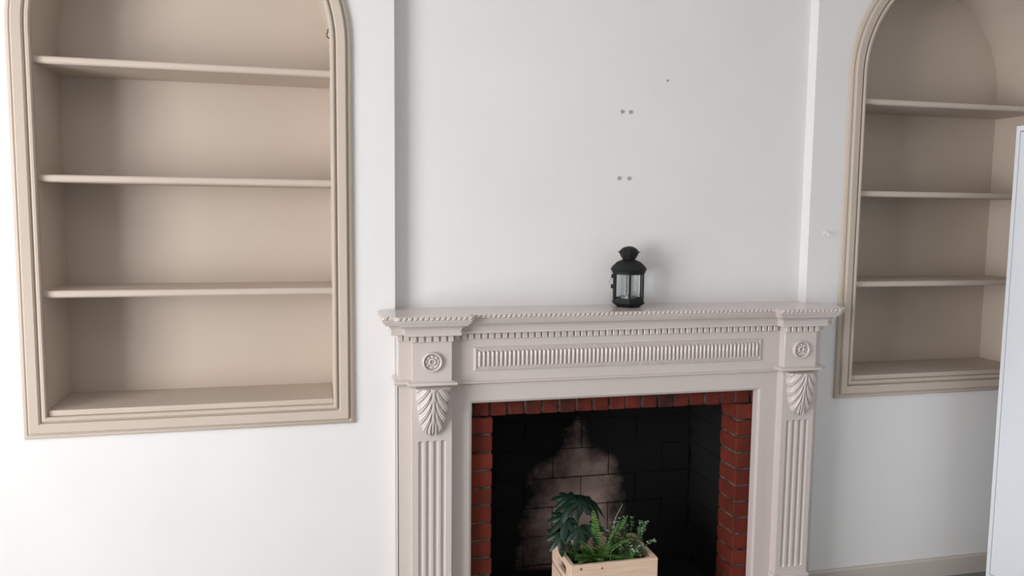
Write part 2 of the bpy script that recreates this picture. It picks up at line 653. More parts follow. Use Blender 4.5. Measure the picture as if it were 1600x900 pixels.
# side returns to the wall
for s in (-1, 1):
    a, b = sorted((XC + s * P_BK, XC + s * (P_BK - 0.016)))
    obj('side_return', nbox(a, b, Y_BB, YW, 0, 1.112), 'mantel', sur)
# narrow moulding between frieze and architrave
bm = bmesh.new()
sweep_room(bm, [(XC - P_I, Y_B), (XC + P_I, Y_B)], [(0, 0.900), (0.005, 0.899), (0.008, 0.896), (0.008, 0.893), (0.003, 0.890), (-0.004, 0.889)])
obj('frieze_moulding', bm, 'mantel', sur, smooth=40)



def pilaster(s):
    """s=-1 the left one. Front as a height field with four stopped flutes."""
    x0, x1 = sorted((XC + s * P_I, XC + s * P_O))
    w = x1 - x0
    cxs = [x0 + w * q for q in (0.215, 0.405, 0.595, 0.785)]
    fr_, dep = 0.0085, 0.0075
    z0, z1 = 0.172, 0.719
    xs = [x0]
    for c in cxs:
        xs += [c - fr_ * 1.04] + [c + fr_ * math.sin(-PI / 2 + PI * k / 8) for k in range(9)] + [c + fr_ * 1.04]
    xs += [x1]
    zs = [0.145] + [z0 + fr_ * (1 - math.cos(PI / 2 * k / 5)) for k in range(6)] + [z1 - fr_ * (1 - math.sin(PI / 2 * k / 5)) for k in range(6)] + [0.893]
    bm = bmesh.new()
    rows = []
    for z in zs:
        row = []
        for x in xs:
            h = 0
            for c in cxs:
                dx = x - c
                dz = max(0, z0 + fr_ - z, z - (z1 - fr_))
                q = 1 - (dx * dx + dz * dz) / (fr_ * fr_)
                if q > 0:
                    h = max(h, dep * math.sqrt(q))
            row.append(bm.verts.new((x, Y_P + h, z)))
        rows.append(row)
    grid_faces(bm, rows)
    for e in (0, -1):
        a = [r[e] for r in rows]
        b = [bm.verts.new((v.co.x, Y_B + 0.004, v.co.z)) for v in a]
        grid_faces(bm, [a, b])
    obj('pilaster', bm, 'mantel', sur, smooth=40)
    # block over the capital moulding
    obj('frieze_block', nbox(x0, x1, Y_P, Y_B, 0.893, 1.060, bev=0.0012, seg=1), 'mantel', sur)
    # plinth
    obj('plinth', nbox(x0 - 0.006, x1 + 0.006, Y_P - 0.010, Y_B + 0.004, 0, 0.147, bev=0.003), 'mantel', sur)
    # astragal wrapping the block
    xo_, xi = XC + s * P_BK, XC + s * P_I
    path = [(xo_, YW), (xo_, Y_B), (XC + s * P_O, Y_B), (XC + s * P_O, Y_P), (xi, Y_P), (xi, Y_B)]
    if s > 0:
        path = path[::-1]
    prof = [(0, 0.9125), (0.004, 0.912), (0.005, 0.910), (0.010, 0.9095)]
    prof += [(0.010 + 0.006 * math.sin(PI * k / 6), 0.9035 + 0.006 * math.cos(PI * k / 6)) for k in range(7)]
    prof += [(0.007, 0.896), (0.003, 0.892), (0, 0.892)]
    bm = bmesh.new()
    plan_sweep(bm, path, prof)
    obj('capital_moulding', bm, 'mantel', sur, smooth=35)
    cx = (x0 + x1) / 2 - s * 0.0  # centre line of the pilaster
    # rosette: polar height field
    bm = bmesh.new()
    R_ = 0.0325
    nr, na = 26, 64
    ctr = bm.verts.new((cx, Y_P - 0.008, 0.974))
    prev = None
    for i in range(1, nr + 1):
        r = i / nr
        ring = []
        for k in range(na):
            th = 2 * PI * k / na
            if r > 0.76:
                h = 0.0095 * math.sqrt(max(0, 1 - ((r - 0.88) / 0.122) ** 2)) + 0.002
            elif r > 0.71:
                h = 0.0015
            elif r > 0.40:
                q = (r - 0.40) / 0.31
                lobe = abs(math.cos(4 * th + 0.3)) ** 0.5
                h = 0.0015 + 0.0080 * lobe * math.sin(PI * q) ** 0.6 * (0.8 + 0.2 * math.sin(9 * th))
            elif r > 0.17:
                q = (r - 0.17) / 0.23
                h = 0.003 + 0.0065 * math.sin(PI * q) ** 0.6 * (0.75 + 0.25 * abs(math.cos(2.5 * th)))
            else:
                h = 0.002 + 0.006 * max(0, 1 - (r / 0.10) ** 2)
            if i == nr:
                h = 0
            ring.append(bm.verts.new((cx + R_ * r * math.cos(th), Y_P - h, 0.974 + R_ * r * math.sin(th))))
        for k in range(na):
            if prev is None:
                bm.faces.new((ctr, ring[k], ring[(k + 1) % na]))
            else:
                bm.faces.new((prev[k], ring[k], ring[(k + 1) % na], prev[(k + 1) % na]))
        prev = ring
    obj('rosette', bm, 'mantel', sur, smooth=50)
    # acanthus leaf bracket
    bm = bmesh.new()
    nu, nv = 96, 130
    zt, zb = 0.894, 0.741
    rows = []
    for j in range(nv + 1):
        v = j / nv
        wv = 0.053 * (1 - 0.38 * v ** 1.3) * math.sqrt(max(0.0, 1 - max(0, (v - 0.62) / 0.38) ** 2.6)) + 0.002
        row = []
        for i in range(nu + 1):
            u = -1 + 2 * i / nu
            au = abs(u)
            body = 0.030 * (1 - v) ** 0.8 + 0.009
            body *= (1 - 0.30 * au ** 2.2)
            # lobes sweep out and down from the midrib
            ph = v * 4.4 - 1.2 * math.log(au + 0.14) - 0.3
            saw = ph - math.floor(ph)
            lobe = math.sin(PI * saw) ** 0.6
            fine = abs(math.sin(PI * (ph * 3.0 + 0.15)))
            rib = math.exp(-(u / 0.06) ** 2)
            h = body + (1 - rib) * (0.0058 * lobe + 0.0034 * fine ** 0.7 * (0.4 + 0.6 * lobe)) + 0.0085 * rib - 0.003 * math.exp(-((au - 0.15) / 0.05) ** 2)
            h -= 0.006 * au ** 6
            sc = 1 - 0.15 * (1 - lobe) * au ** 3 * min(1, (1 - v) * 6)
            row.append(bm.verts.new((cx + u * wv * sc, Y_P - h, zt + (zb - zt) * v - 0.003 * lobe * au * min(1, v * 8))))
        rows.append(row)
    grid_faces(bm, rows)
    loop = [r[0] for r in rows] + rows[-1][1:-1] + [r[-1] for r in rows[::-1]] + rows[0][1:-1][::-1]
    back = [bm.verts.new((v.co.x, Y_P + 0.002, v.co.z)) for v in loop]
    n = len(loop)
    for k in range(n):
        bm.faces.new((loop[k], loop[(k + 1) % n], back[(k + 1) % n], back[k]))
    obj('acanthus_bracket', bm, 'mantel', sur, smooth=60)


pilaster(-1)
pilaster(1)

# reeded panel in the frieze
bm = bmesh.new()
px0, px1, pz0, pz1 = 0.486, 1.526, 0.932, 1.012
rim = [(0.0, 0.0), (0.003, 0.006), (0.008, 0.007), (0.010, 0.002)]
rows = []
for t_, h in rim:
    rows.append([bm.verts.new((x, Y_B - h, z)) for x, z in ((px0 + t_, pz0 + t_), (px1 - t_, pz0 + t_), (px1 - t_, pz1 - t_), (px0 + t_, pz1 - t_))])
for a, b in zip(rows, rows[1:]):
    for k in range(4):
        bm.faces.new((a[k], a[(k + 1) % 4], b[(k + 1) % 4], b[k]))
bm.faces.new(rows[-1])
obj('frieze_panel', bm, 'mantel', sur)
bm = bmesh.new()
n = 70
rx0, rx1, rz0, rz1 = px0 + 0.012, px1 - 0.012, 0.946, 0.998
p = (rx1 - rx0) / n
for k in range(n):
    c = rx0 + p * (k + .5)
    sect = [(c - p * .40, 0.0)] + [(c - p * .34 * math.cos(PI * q / 4), 0.0075 * math.sin(PI * q / 4) + 0.001) for q in range(5)] + [(c + p * .40, 0.0)]
    a = [bm.verts.new((x, Y_B - 0.002 - h * 0.2, rz0)) for x, h in sect]
    b = [bm.verts.new((x, Y_B - 0.002 - h, rz0 + 0.003)) for x, h in sect]
    cc = [bm.verts.new((x, Y_B - 0.002 - h, rz1 - 0.003)) for x, h in sect]
    d = [bm.verts.new((x, Y_B - 0.002 - h * 0.2, rz1)) for x, h in sect]
    grid_faces(bm, [a, b, cc, d])
o = obj('reeding', bm, 'mantel', sur, smooth=60)
o['kind'] = 'stuff'
bm = bmesh.new()
nb = 130
for z in (pz0 + 0.0055, pz1 - 0.0055):
    for k in range(nb):
        c = Vector((px0 + 0.006 + (px1 - px0 - 0.012) * k / (nb - 1), Y_B - 0.007, z))
        bmesh.ops.create_cone(bm, segments=5, radius1=0.0028, radius2=0.001, depth=0.0035, cap_ends=True, matrix=Matrix.Translation(c) @ Matrix.Rotation(PI / 2, 4, 'X'))
o = obj('beading', bm, 'mantel', sur, smooth=50)
o['kind'] = 'stuff'

# ------------------------------------------------------------------ brick firebox
BX0, BX1, BZ = 0.561, 1.470, 0.767
BY0, BY1 = 2.546, 2.664
FX0, FX1, FY = 0.535, 1.497, 2.95
fb = thing('brick_firebox', 'open red brick fireplace with soot-blackened rear wall inside the taupe surround', 'fireplace', (XC, 2.75, 0))
CP = 0.0611
zj = 0.5825
bw = 0.118
bmd = mesh('brick', nbox(-bw / 2, bw / 2, -0.059, 0.059, -(CP - 0.008) / 2, (CP - 0.008) / 2, bev=0.003, seg=1), 'brick')
zs = [zj + CP * (k + 0.5) for k in range(-10, 4)]
for side, xc in ((-1, BX0 - bw / 2), (1, BX1 + bw / 2)):
    for z in zs:
        if z + CP / 2 > BZ + 0.03 or z - CP / 2 < -0.03:
            continue
        inst('brick', bmd, (xc + random.uniform(-.0018, .0018), (BY0 + BY1) / 2 + random.uniform(-.002, .002), z), fb,
             rot=(random.uniform(-.008, .008), random.uniform(-.008, .008), random.uniform(-.012, .012)))
smd = mesh('lintel_brick', nbox(-0.0264, 0.0264, -0.059, 0.059, -0.0575, 0.0575, bev=0.003, seg=1), 'brick_sooty')
k = 0
x = 0.432
while x < 1.53:
    inst('lintel_brick', smd, (x + 0.03, (BY0 + BY1) / 2 + random.uniform(-.002, .002), BZ + 0.0585 + random.uniform(-.001, .001)), fb,
         rot=(random.uniform(-.006, .006), random.uniform(-.008, .008), 0))
    x += 0.0605
bm = bmesh.new()
box(bm, BX0 - bw + 0.004, BX0 - 0.004, BY0 + 0.005, BY1 - 0.003, 0.0, BZ - 0.003)
box(bm, BX1 + 0.004, BX1 + bw - 0.004, BY0 + 0.005, BY1 - 0.003, 0.0, BZ - 0.003)
box(bm, 0.436, 1.595, BY0 + 0.005, BY1 - 0.003, BZ + 0.004, BZ + 0.11)
obj('mortar', bm, 'mortar', fb)
# rear and side walls of large firebricks
BW, BH, J = 0.236, 0.118, 0.0035
fmd = mesh('firebrick', nbox(-(BW - J) / 2, (BW - J) / 2, -0.02, 0.02, -(BH - J) / 2, (BH - J) / 2, bev=0.0016, seg=1), 'soot')
fhd = mesh('firebrick', nbox(-(BW / 2 - J) / 2, (BW / 2 - J) / 2, -0.02, 0.02, -(BH - J) / 2, (BH - J) / 2, bev=0.0016, seg=1), 'soot')
z = 0.04 + BH / 2
r_ = 0
while z < 0.93:
    jit = lambda: random.uniform(-.002, .002)
    if r_ % 2 == 0:
        for q in range(4):
            inst('firebrick', fmd, (FX0 + 0.009 + BW * (q + .5), FY + 0.02 + jit(), z), fb)
    else:
        inst('firebrick', fhd, (FX0 + 0.009 + BW * .25, FY + 0.02 + jit(), z), fb)
        for q in range(3):
            inst('firebrick', fmd, (FX0 + 0.009 + BW * (q + 1), FY + 0.02 + jit(), z), fb)
        inst('firebrick', fhd, (FX0 + 0.009 + BW * 3.75, FY + 0.02 + jit(), z), fb)
    for xs_ in (FX0 - 0.02, FX1 + 0.02):
        seq = ((fmd, 0.119), (fhd, 0.119 + 0.177)) if r_ % 2 else ((fhd, 0.06), (fmd, 0.237))
        for md_, dy in seq:
            inst('firebrick', md_, (xs_ + jit(), BY1 - 0.065 + dy, z), fb, rot=(0, 0, PI / 2))
    z += BH
    r_ += 1
bm = bmesh.new()
box(bm, FX0 - 0.045, FX1 + 0.045, FY + 0.004, FY + 0.06, 0.0, 0.985)
box(bm, FX0 - 0.045, FX0 - 0.004, BY1, FY, 0.0, 0.985)
box(bm, FX1 + 0.004, FX1 + 0.045, BY1, FY, 0.0, 0.985)
box(bm, FX0 - 0.045, FX1 + 0.045, BY0 + 0.12, FY + 0.06, 0.985, 1.03)
box(bm, FX0 - 0.045, FX1 + 0.045, BY1 - 0.01, BY1 + 0.03, BZ + 0.125, 0.99)
obj('firebox_shell', bm, 'soot_mortar', fb)
obj('hearth', nbox(BX0 + 0.001, BX1 - 0.001, BY0, FY, 0.0, 0.04, bev=0.003), 'soot', fb)

# ------------------------------------------------------------------ wardrobe against the right wall
WX, WY0, WY1, WZ = 2.50, 1.44, 2.438, 1.783
wd = thing('wardrobe', 'tall white flat-fronted wardrobe standing before the wall niche', 'wardrobe', ((WX + ROOM_X1) / 2, (WY0 + WY1) / 2, 0))
T = 0.0155
XB = ROOM_X1 - 0.005
obj('side_panel', nbox(WX, XB, WY1 - T, WY1, 0, WZ, bev=0.0008, seg=1), 'white', wd)
obj('side_panel', nbox(WX, XB, WY0, WY0 + T, 0, WZ, bev=0.0008, seg=1), 'white', wd)
obj('top_panel', nbox(WX, XB, WY0 + T, WY1 - T, WZ - 0.019, WZ, bev=0.0008, seg=1), 'white', wd)
obj('bottom_panel', nbox(WX, XB, WY0 + T, WY1 - T, 0.06, 0.078), 'white', wd)
obj('plinth', nbox(WX + 0.02, WX + 0.036, WY0 + T, WY1 - T, 0, 0.06), 'white', wd)
obj('back_panel', nbox(XB - 0.005, XB, WY0 + T, WY1 - T, 0.078, WZ - 0.019), 'white', wd)
ym = (WY0 + WY1) / 2
for a, b, hy in ((ym + 0.0015, WY1 - T - 0.0035, ym + 0.05), (WY0 + T + 0.0035, ym - 0.0015, ym - 0.05)):
    d = obj('door', nbox(WX + 0.0005, WX + 0.017, a, b, 0.081, WZ - 0.019 - 0.0035, bev=0.001, seg=1), 'white', wd)
    bm = bmesh.new()
    tube(bm, [(WX + 0.002, hy, 0.90), (WX - 0.025, hy, 0.90), (WX - 0.03, hy, 0.91), (WX - 0.03, hy, 1.03), (WX - 0.025, hy, 1.04), (WX + 0.002, hy, 1.04)], 0.005, 8)
    obj('handle', bm, 'steel', d, smooth=60)

# ------------------------------------------------------------------ lantern on the mantel
LZ = 1.1255
lan = thing('lantern', 'small black hexagonal metal lantern with glass panes standing on the mantel shelf', 'lantern', (1.048, 2.578, LZ), math.radians(-106.8))
bm = bmesh.new()
lathe(bm, [(0.044, 0.0), (0.0455, 0.003), (0.050, 0.006), (0.0625, 0.014), (0.0625, 0.017), (0.060, 0.018), (0.058, 0.0255), (0.0, 0.0256)][:-1], 6)
obj('base', bm, 'black', lan, local=True)
for k in range(6):
    a = PI / 3 * k
    bm = nbox(-0.0038, 0.0022, -0.0038, 0.0038, 0.025, 0.119, bev=0.0006, seg=1)
    bmesh.ops.translate(bm, verts=bm.verts, vec=(0.0555, 0, 0))
    bmesh.ops.rotate(bm, verts=bm.verts, cent=(0, 0, 0), matrix=Matrix.Rotation(a, 3, 'Z'))
    obj('post', bm, 'black', lan, local=True)
    ap = 0.0535 * math.cos(PI / 6)
    hw = 0.0535 * math.sin(PI / 6) - 0.003
    bm = nbox(ap - 0.001, ap + 0.0005, -hw, hw, 0.026, 0.118)
    bmesh.ops.rotate(bm, verts=bm.verts, cent=(0, 0, 0), matrix=Matrix.Rotation(a + PI / 6, 3, 'Z'))
    obj('pane', bm, 'glass', lan, local=True)
    # thin top and bottom rails of each side
    bm = bmesh.new()
    hw2 = 0.0555 * math.sin(PI / 6)
    ap2 = 0.0555 * math.cos(PI / 6)
    box(bm, ap2 - 0.003, ap2 + 0.001, -hw2, hw2, 0.025, 0.030)
    box(bm, ap2 - 0.003, ap2 + 0.001, -hw2, hw2, 0.113, 0.119)
    bmesh.ops.rotate(bm, verts=bm.verts, cent=(0, 0, 0), matrix=Matrix.Rotation(a + PI / 6, 3, 'Z'))
    obj('rail', bm, 'black', lan, local=True)
bm = bmesh.new()
prof = [(0.050, 0.1165), (0.0575, 0.117), (0.0575, 0.1225), (0.0610, 0.1275), (0.0625, 0.1305), (0.0608, 0.1335), (0.0590, 0.1370), (0.0555, 0.1415),
        (0.0505, 0.1465), (0.0450, 0.1515), (0.0385, 0.1560), (0.0310, 0.1600), (0.0245, 0.1625), (0.0215, 0.1645)]
lathe(bm, prof, 24)
obj('roof', bm, 'black', lan, local=True, smooth=35)
for k in range(6):
    a = PI / 3 * k
    bm = bmesh.new()
    c = Vector((0.0460, 0, 0.1505))
    nrm = Vector((0.70, 0, 0.72)).normalized()
    up = Vector((-0.72, 0, 0.70))
    sd = Vector((0, 1, 0))
    pts = [c + up * 0.004 + sd * 0.005, c + up * 0.004 - sd * 0.005, c - up * 0.005]
    lo = [bm.verts.new(q - nrm * 0.004) for q in pts]
    hi = [bm.verts.new(q + nrm * 0.0016) for q in pts]
    bm.faces.new(hi)
    bm.faces.new(lo[::-1])
    for q in range(3):
        bm.faces.new((lo[q], lo[(q + 1) % 3], hi[(q + 1) % 3], hi[q]))
    bmesh.ops.rotate(bm, verts=bm.verts, cent=(0, 0, 0), matrix=Matrix.Rotation(a, 3, 'Z'))
    obj('vent_hole', bm, 'black', lan, local=True)
bm = bmesh.new()
lathe(bm, [(0.020, 0.160), (0.0215, 0.164), (0.030, 0.178), (0.0345, 0.188), (0.0350, 0.190), (0.0335, 0.193), (0.024, 0.203), (0.012, 0.2085), (0.004, 0.2095)], 8)
obj('chimney_cap', bm, 'black', lan, local=True, smooth=20)
for s in (-1, 1):
    bm = bmesh.new()
    lathe(bm, [(0.001, -0.0015), (0.0028, -0.001), (0.0028, 0.001), (0.001, 0.0015)], 8, (0, s * 0.0362, 0.190))
    obj('rivet', bm, 'black', lan, local=True)
# tea light on the lantern floor
bm = bmesh.new()
lathe(bm, [(0.020, 0.0256), (0.028, 0.029), (0.030, 0.036), (0.0285, 0.0362), (0.026, 0.031), (0.001, 0.0302)], 24, cap=True)
tl = obj('candle_dish', bm, 'candle', lan, local=True, smooth=40)
bm = bmesh.new()
tube(bm, [(0, 0, 0.0300), (0.0005, 0, 0.038), (0.002, 0, 0.042)], 0.0007, 5)
obj('wick', bm, 'dark', tl, local=True)
# latch on the pane frame at the left
LA = math.radians(-60 - 5)
lm = Matrix.Rotation(LA - math.radians(30), 3, 'Z')
bm = bmesh.new()
box(bm, 0.047, 0.0590, -0.003, 0.003, 0.098, 0.112)
box(bm, 0.047, 0.0605, -0.003, 0.003, 0.062, 0.076)
bmesh.ops.rotate(bm, verts=bm.verts, cent=(0, 0, 0), matrix=lm)
obj('latch_plate', bm, 'black', lan, local=True)
bm = bmesh.new()
tube(bm, [(0.058, 0, 0.106), (0.062, 0, 0.100), (0.061, 0, 0.092), (0.067, 0, 0.086), (0.065, 0, 0.082), (0.060, 0, 0.080), (0.059, 0, 0.072)], 0.0008, 5)
bmesh.ops.rotate(bm, verts=bm.verts, cent=(0, 0, 0), matrix=lm)
obj('latch_wire', bm, 'steel', lan, local=True)


# ------------------------------------------------------------------ small things on the walls
def plug(x, z, label, group):
    t = thing('wall_plug', label, 'wall plug', (x, YP, z), 0, group)
    bm = bmesh.new()
    n = 14
    rows = []
    for r, d in ((0.0062, 0.0), (0.0060, 0.0025), (0.0046, 0.0028), (0.0038, 0.0008)):
        rows.append([bm.verts.new((x + r * math.cos(2 * PI * k / n), YP - d, z + r * math.sin(2 * PI * k / n))) for k in range(n)])
    for a, b in zip(rows, rows[1:]):
        for k in range(n):
            bm.faces.new((a[k], a[(k + 1) % n], b[(k + 1) % n], b[k]))
    obj('sleeve', bm, 'plug', t, smooth=40)
    bm = bmesh.new()
    vs = [bm.verts.new((x + 0.0039 * math.cos(2 * PI * k / n), YP - 0.0009, z + 0.0039 * math.sin(2 * PI * k / n))) for k in range(n)]
    bm.faces.new(vs)
    r = bmesh.ops.extrude_face_region(bm, geom=list(bm.faces))
    bmesh.ops.translate(bm, verts=[g for g in r['geom'] if isinstance(g, bmesh.types.BMVert)], vec=(0, 0.0007, 0))
    obj('core', bm, 'plug_hole', t)


for x in (1.039, 1.070):
    plug(x, 1.802, 'pale-cored grey wall plug of the upper pair on the white panel over the mantel', 'upper pair of wall plugs')
for x in (1.033, 1.070):
    plug(x, 1.5715, 'pale-cored grey wall plug of the lower pair on the white panel over the mantel', 'lower pair of wall plugs')

hk = thing('wall_hook', 'tiny white screw hook on the wall strip beside the arched niche', 'hook', (1.833, YW, 1.384))
bm = bmesh.new()
lathe(bm, [(0.0075, 0.0), (0.007, 0.002), (0.003, 0.003)], 12)
bmesh.ops.rotate(bm, verts=bm.verts, cent=(0, 0, 0), matrix=Matrix.Rotation(PI / 2, 3, 'X'))
bmesh.ops.translate(bm, verts=bm.verts, vec=(1.833, YW, 1.384))
obj('rosette_plate', bm, 'wall', hk, smooth=40)
bm = bmesh.new()
tube(bm, [(1.833, YW - 0.001, 1.386), (1.833, YW - 0.012, 1.386), (1.833, YW - 0.017, 1.381), (1.833, YW - 0.020, 1.376), (1.833, YW - 0.025, 1.377), (1.833, YW - 0.027, 1.384)], 0.0022, 8)
obj('hook', bm, 'wall', hk, smooth=60)

wz = 1.997
bm = bmesh.new()
tube(bm, [(0.0425, 2.612, wz - 0.014), (0.036, 2.611, wz - 0.010), (0.034, 2.610, wz - 0.001), (0.038, 2.609, wz + 0.005), (0.0365, 2.609, wz + 0.011), (0.041, 2.610, wz + 0.014)], 0.0016, 6)
tag(obj('wire_stub', bm, 'dark', smooth=60), 'short dark twisted wire end inside the curve of the arched niche', 'wire')
bm = bmesh.new()
lathe(bm, [(0.004, 0.0), (0.0035, 0.0012), (0.001, 0.0016)], 10)
bmesh.ops.rotate(bm, verts=bm.verts, cent=(0, 0, 0), matrix=Matrix.Rotation(PI / 2, 3, 'X'))
bmesh.ops.translate(bm, verts=bm.verts, vec=(1.207, YP, 1.917))
tag(obj('nail_head', bm, 'plug'), 'lone painted nail head on the white panel above the wall plugs', 'nail')

# ------------------------------------------------------------------ wooden crate with plants
CX0, CX1, CY0, CY1, CZ0, CZ1 = 0.803, 1.113, 2.412, 2.632, 0.041, 0.281
crate = thing('wooden_crate', 'pale pine slatted crate full of plants at the fireplace opening', 'crate', ((CX0 + CX1) / 2, (CY0 + CY1) / 2, CZ0))
ST = 0.013
SH = (CZ1 - CZ0 - 2 * 0.006) / 3


def rrect(cx, cz, w, h, n=6):
    pts = []
    r = h / 2
    for k in range(n + 1):
        a = PI / 2 - PI * k / n
        pts.append((cx + w / 2 - r + r * math.cos(a), cz + r * math.sin(a)))
    for k in range(n + 1):
        a = -PI / 2 - PI * k / n
        pts.append((cx - w / 2 + r + r * math.cos(a), cz + r * math.sin(a)))
    return pts


for r in range(3):
    z0 = CZ0 + r * (SH + 0.006)
    for y in (CY0, CY1 - ST):
        sl = obj('slat', nbox(CX0, CX1, y, y + ST, z0, z0 + SH, bev=0.0015, seg=1), 'pine', crate)
        if r == 2 and y == CY0:
            for kx, kz, kr in ((0.838, 0.268, 0.0055), (0.912, 0.264, 0.004)):
                bm = bmesh.new()
                lathe(bm, [(kr, 0.0), (kr * .8, 0.0006), (kr * .3, 0.0007)], 10)
                bmesh.ops.rotate(bm, verts=bm.verts, cent=(0, 0, 0), matrix=Matrix.Rotation(PI / 2, 3, 'X'))
                bmesh.ops.translate(bm, verts=bm.verts, vec=(kx, CY0 + 0.0002, kz))
                obj('knot', bm, 'knot', sl)
    for x in (CX0, CX1 - ST):
        holes = [rrect((CY0 + CY1) / 2 - 0.01, z0 + SH * 0.45, 0.095, 0.030)] if r == 2 else []
        bm = plate([(CY0 + ST, z0), (CY1 - ST, z0), (CY1 - ST, z0 + SH), (CY0 + ST, z0 + SH)], holes, lambda u, v, d, x=x: (x + d, u, v), ST)
        obj('slat', bm, 'pine', crate)
for x in (CX0 + ST, CX1 - ST - 0.022):
    for y in (CY0 + ST, CY1 - ST - 0.022):
        obj('corner_post', nbox(x, x + 0.022, y, y + 0.022, CZ0, CZ1 - 0.008, bev=0.001, seg=1), 'pine', crate)
obj('bottom_slat', nbox(CX0 + ST, CX1 - ST, CY0 + ST, CY1 - ST, CZ0, CZ0 + 0.008), 'pine', crate)
bm = bmesh.new()
ng = 14
rows = [[bm.verts.new((CX0 + ST + 0.001 + (CX1 - CX0 - 2 * ST - 0.002) * i / ng, CY0 + ST + 0.001 + (CY1 - CY0 - 2 * ST - 0.002) * j / ng,
                       CZ1 - 0.045 + random.uniform(-.006, .006))) for i in range(ng + 1)] for j in range(ng + 1)]
grid_faces(bm, rows)
tag(obj('moss_filler', bm, 'soil'), 'dark moss filling the pine crate under the plants', 'moss', kind='stuff')
GZ = CZ1 - 0.048


def lobed_leaf(n_lobes=7, size=0.07, cup=0.25, seed=0):
    """Palmate, deeply lobed leaf in local xy, stalk at the origin, tip along +y."""
    rnd = random.Random(seed)
    bm = bmesh.new()
    na = n_lobes * 8
    span = math.radians(310)
    ctr = bm.verts.new((0, 0, 0))
    rings = []
    for ri, rr in enumerate((0.35, 0.7, 1.0)):
        ring = []
        for k in range(na + 1):
            a = -span / 2 + span * k / na
            ph = (k / na) * n_lobes
            lb = 1 - abs(2 * (ph - math.floor(ph)) - 1) ** 1.25 if k < na else 0.0
            main = 0.62 + 0.38 * math.cos(a / 2) ** 1.2
            r = main * (1 - 0.52 * rr * (1 - lb ** 0.9)) * (1 + 0.12 * math.sin(2.3 * a + seed))
            r *= rr * size
            z = -cup * r * r / size - 0.10 * size * rr * (1 - lb) + 0.05 * size * math.sin(3 * a + seed) * rr
            ring.append(bm.verts.new((r * math.sin(a), r * math.cos(a) + size * 0.1, z)))
        rings.append(ring)
    for k in range(na):
        bm.faces.new((ctr, rings[0][k], rings[0][k + 1]))
    for a, b in zip(rings, rings[1:]):
        for k in range(na):
            bm.faces.new((a[k], b[k], b[k + 1], a[k + 1]))
    return bm


def orient(direction, normal):
    """Matrix with local +y along direction and +z near normal."""
    y = Vector(direction).normalized()
    z = Vector(normal)
    z = (z - y * z.dot(y)).normalized()
    x = y.cross(z)
    return Matrix((x, y, z)).transposed()


# dark lobed-leaf plant at the back left of the crate
pl = thing('leafy_plant', 'dark green plant with broad lobed leaves rising from the crate', 'plant', (0.862, 2.575, GZ))
leaf_spec = [  # stalk end, direction of the tip, facing, size
    ((0.868, 2.560, 0.452), (-0.75, -0.45, -0.30), (-0.25, -0.35, 0.9), 0.078),
    ((0.880, 2.560, 0.456), (0.35, -0.60, -0.25), (0.2, -0.35, 0.9), 0.066),
    ((0.915, 2.575, 0.442), (0.85, -0.25, -0.38), (0.3, -0.35, 0.85), 0.070),
    ((0.830, 2.545, 0.400), (-0.85, -0.35, -0.20), (-0.2, -0.45, 0.85), 0.072),
    ((0.862, 2.510, 0.372), (-0.35, -0.75, -0.55), (-0.1, -0.75, 0.65), 0.066),
    ((0.800, 2.520, 0.352), (-0.75, -0.45, -0.45), (-0.3, -0.6, 0.7), 0.062),
    ((0.905, 2.520, 0.372), (0.35, -0.75, -0.55), (0.1, -0.75, 0.65), 0.058),
    ((0.850, 2.590, 0.445), (-0.15, 0.55, 0.25), (-0.1, -0.6, 0.8), 0.062),
]
for i, (pos, d, nrm, sz) in enumerate(leaf_spec):
    bm = lobed_leaf(7 if sz > 0.06 else 5, sz, 0.55, i * 3 + 1)
    bmesh.ops.rotate(bm, verts=bm.verts, cent=(0, 0, 0), matrix=orient(d, nrm))
    bmesh.ops.translate(bm, verts=bm.verts, vec=pos)
    lf = obj('leaf', bm, 'monstera', pl, smooth=50)
    bm = bmesh.new()
    b0 = Vector((0.862 + 0.012 * math.cos(i), 2.572 + 0.012 * math.sin(i), GZ + 0.002))
    tip = Vector(pos)
    mid = (b0 + tip) / 2 + Vector((0, 0, 0.02)) - (tip - b0).cross(Vector((0, 0, 1))) * 0.05
    mid.x = b0.x * .6 + tip.x * .4
    tube(bm, [b0, (b0 + mid) / 2, mid, (mid + tip) / 2 + Vector((0, 0, 0.008)), tip], [0.0024, 0.0022, 0.002, 0.0018, 0.0014], 6)
    obj('stem', bm, 'stem', pl, smooth=60)


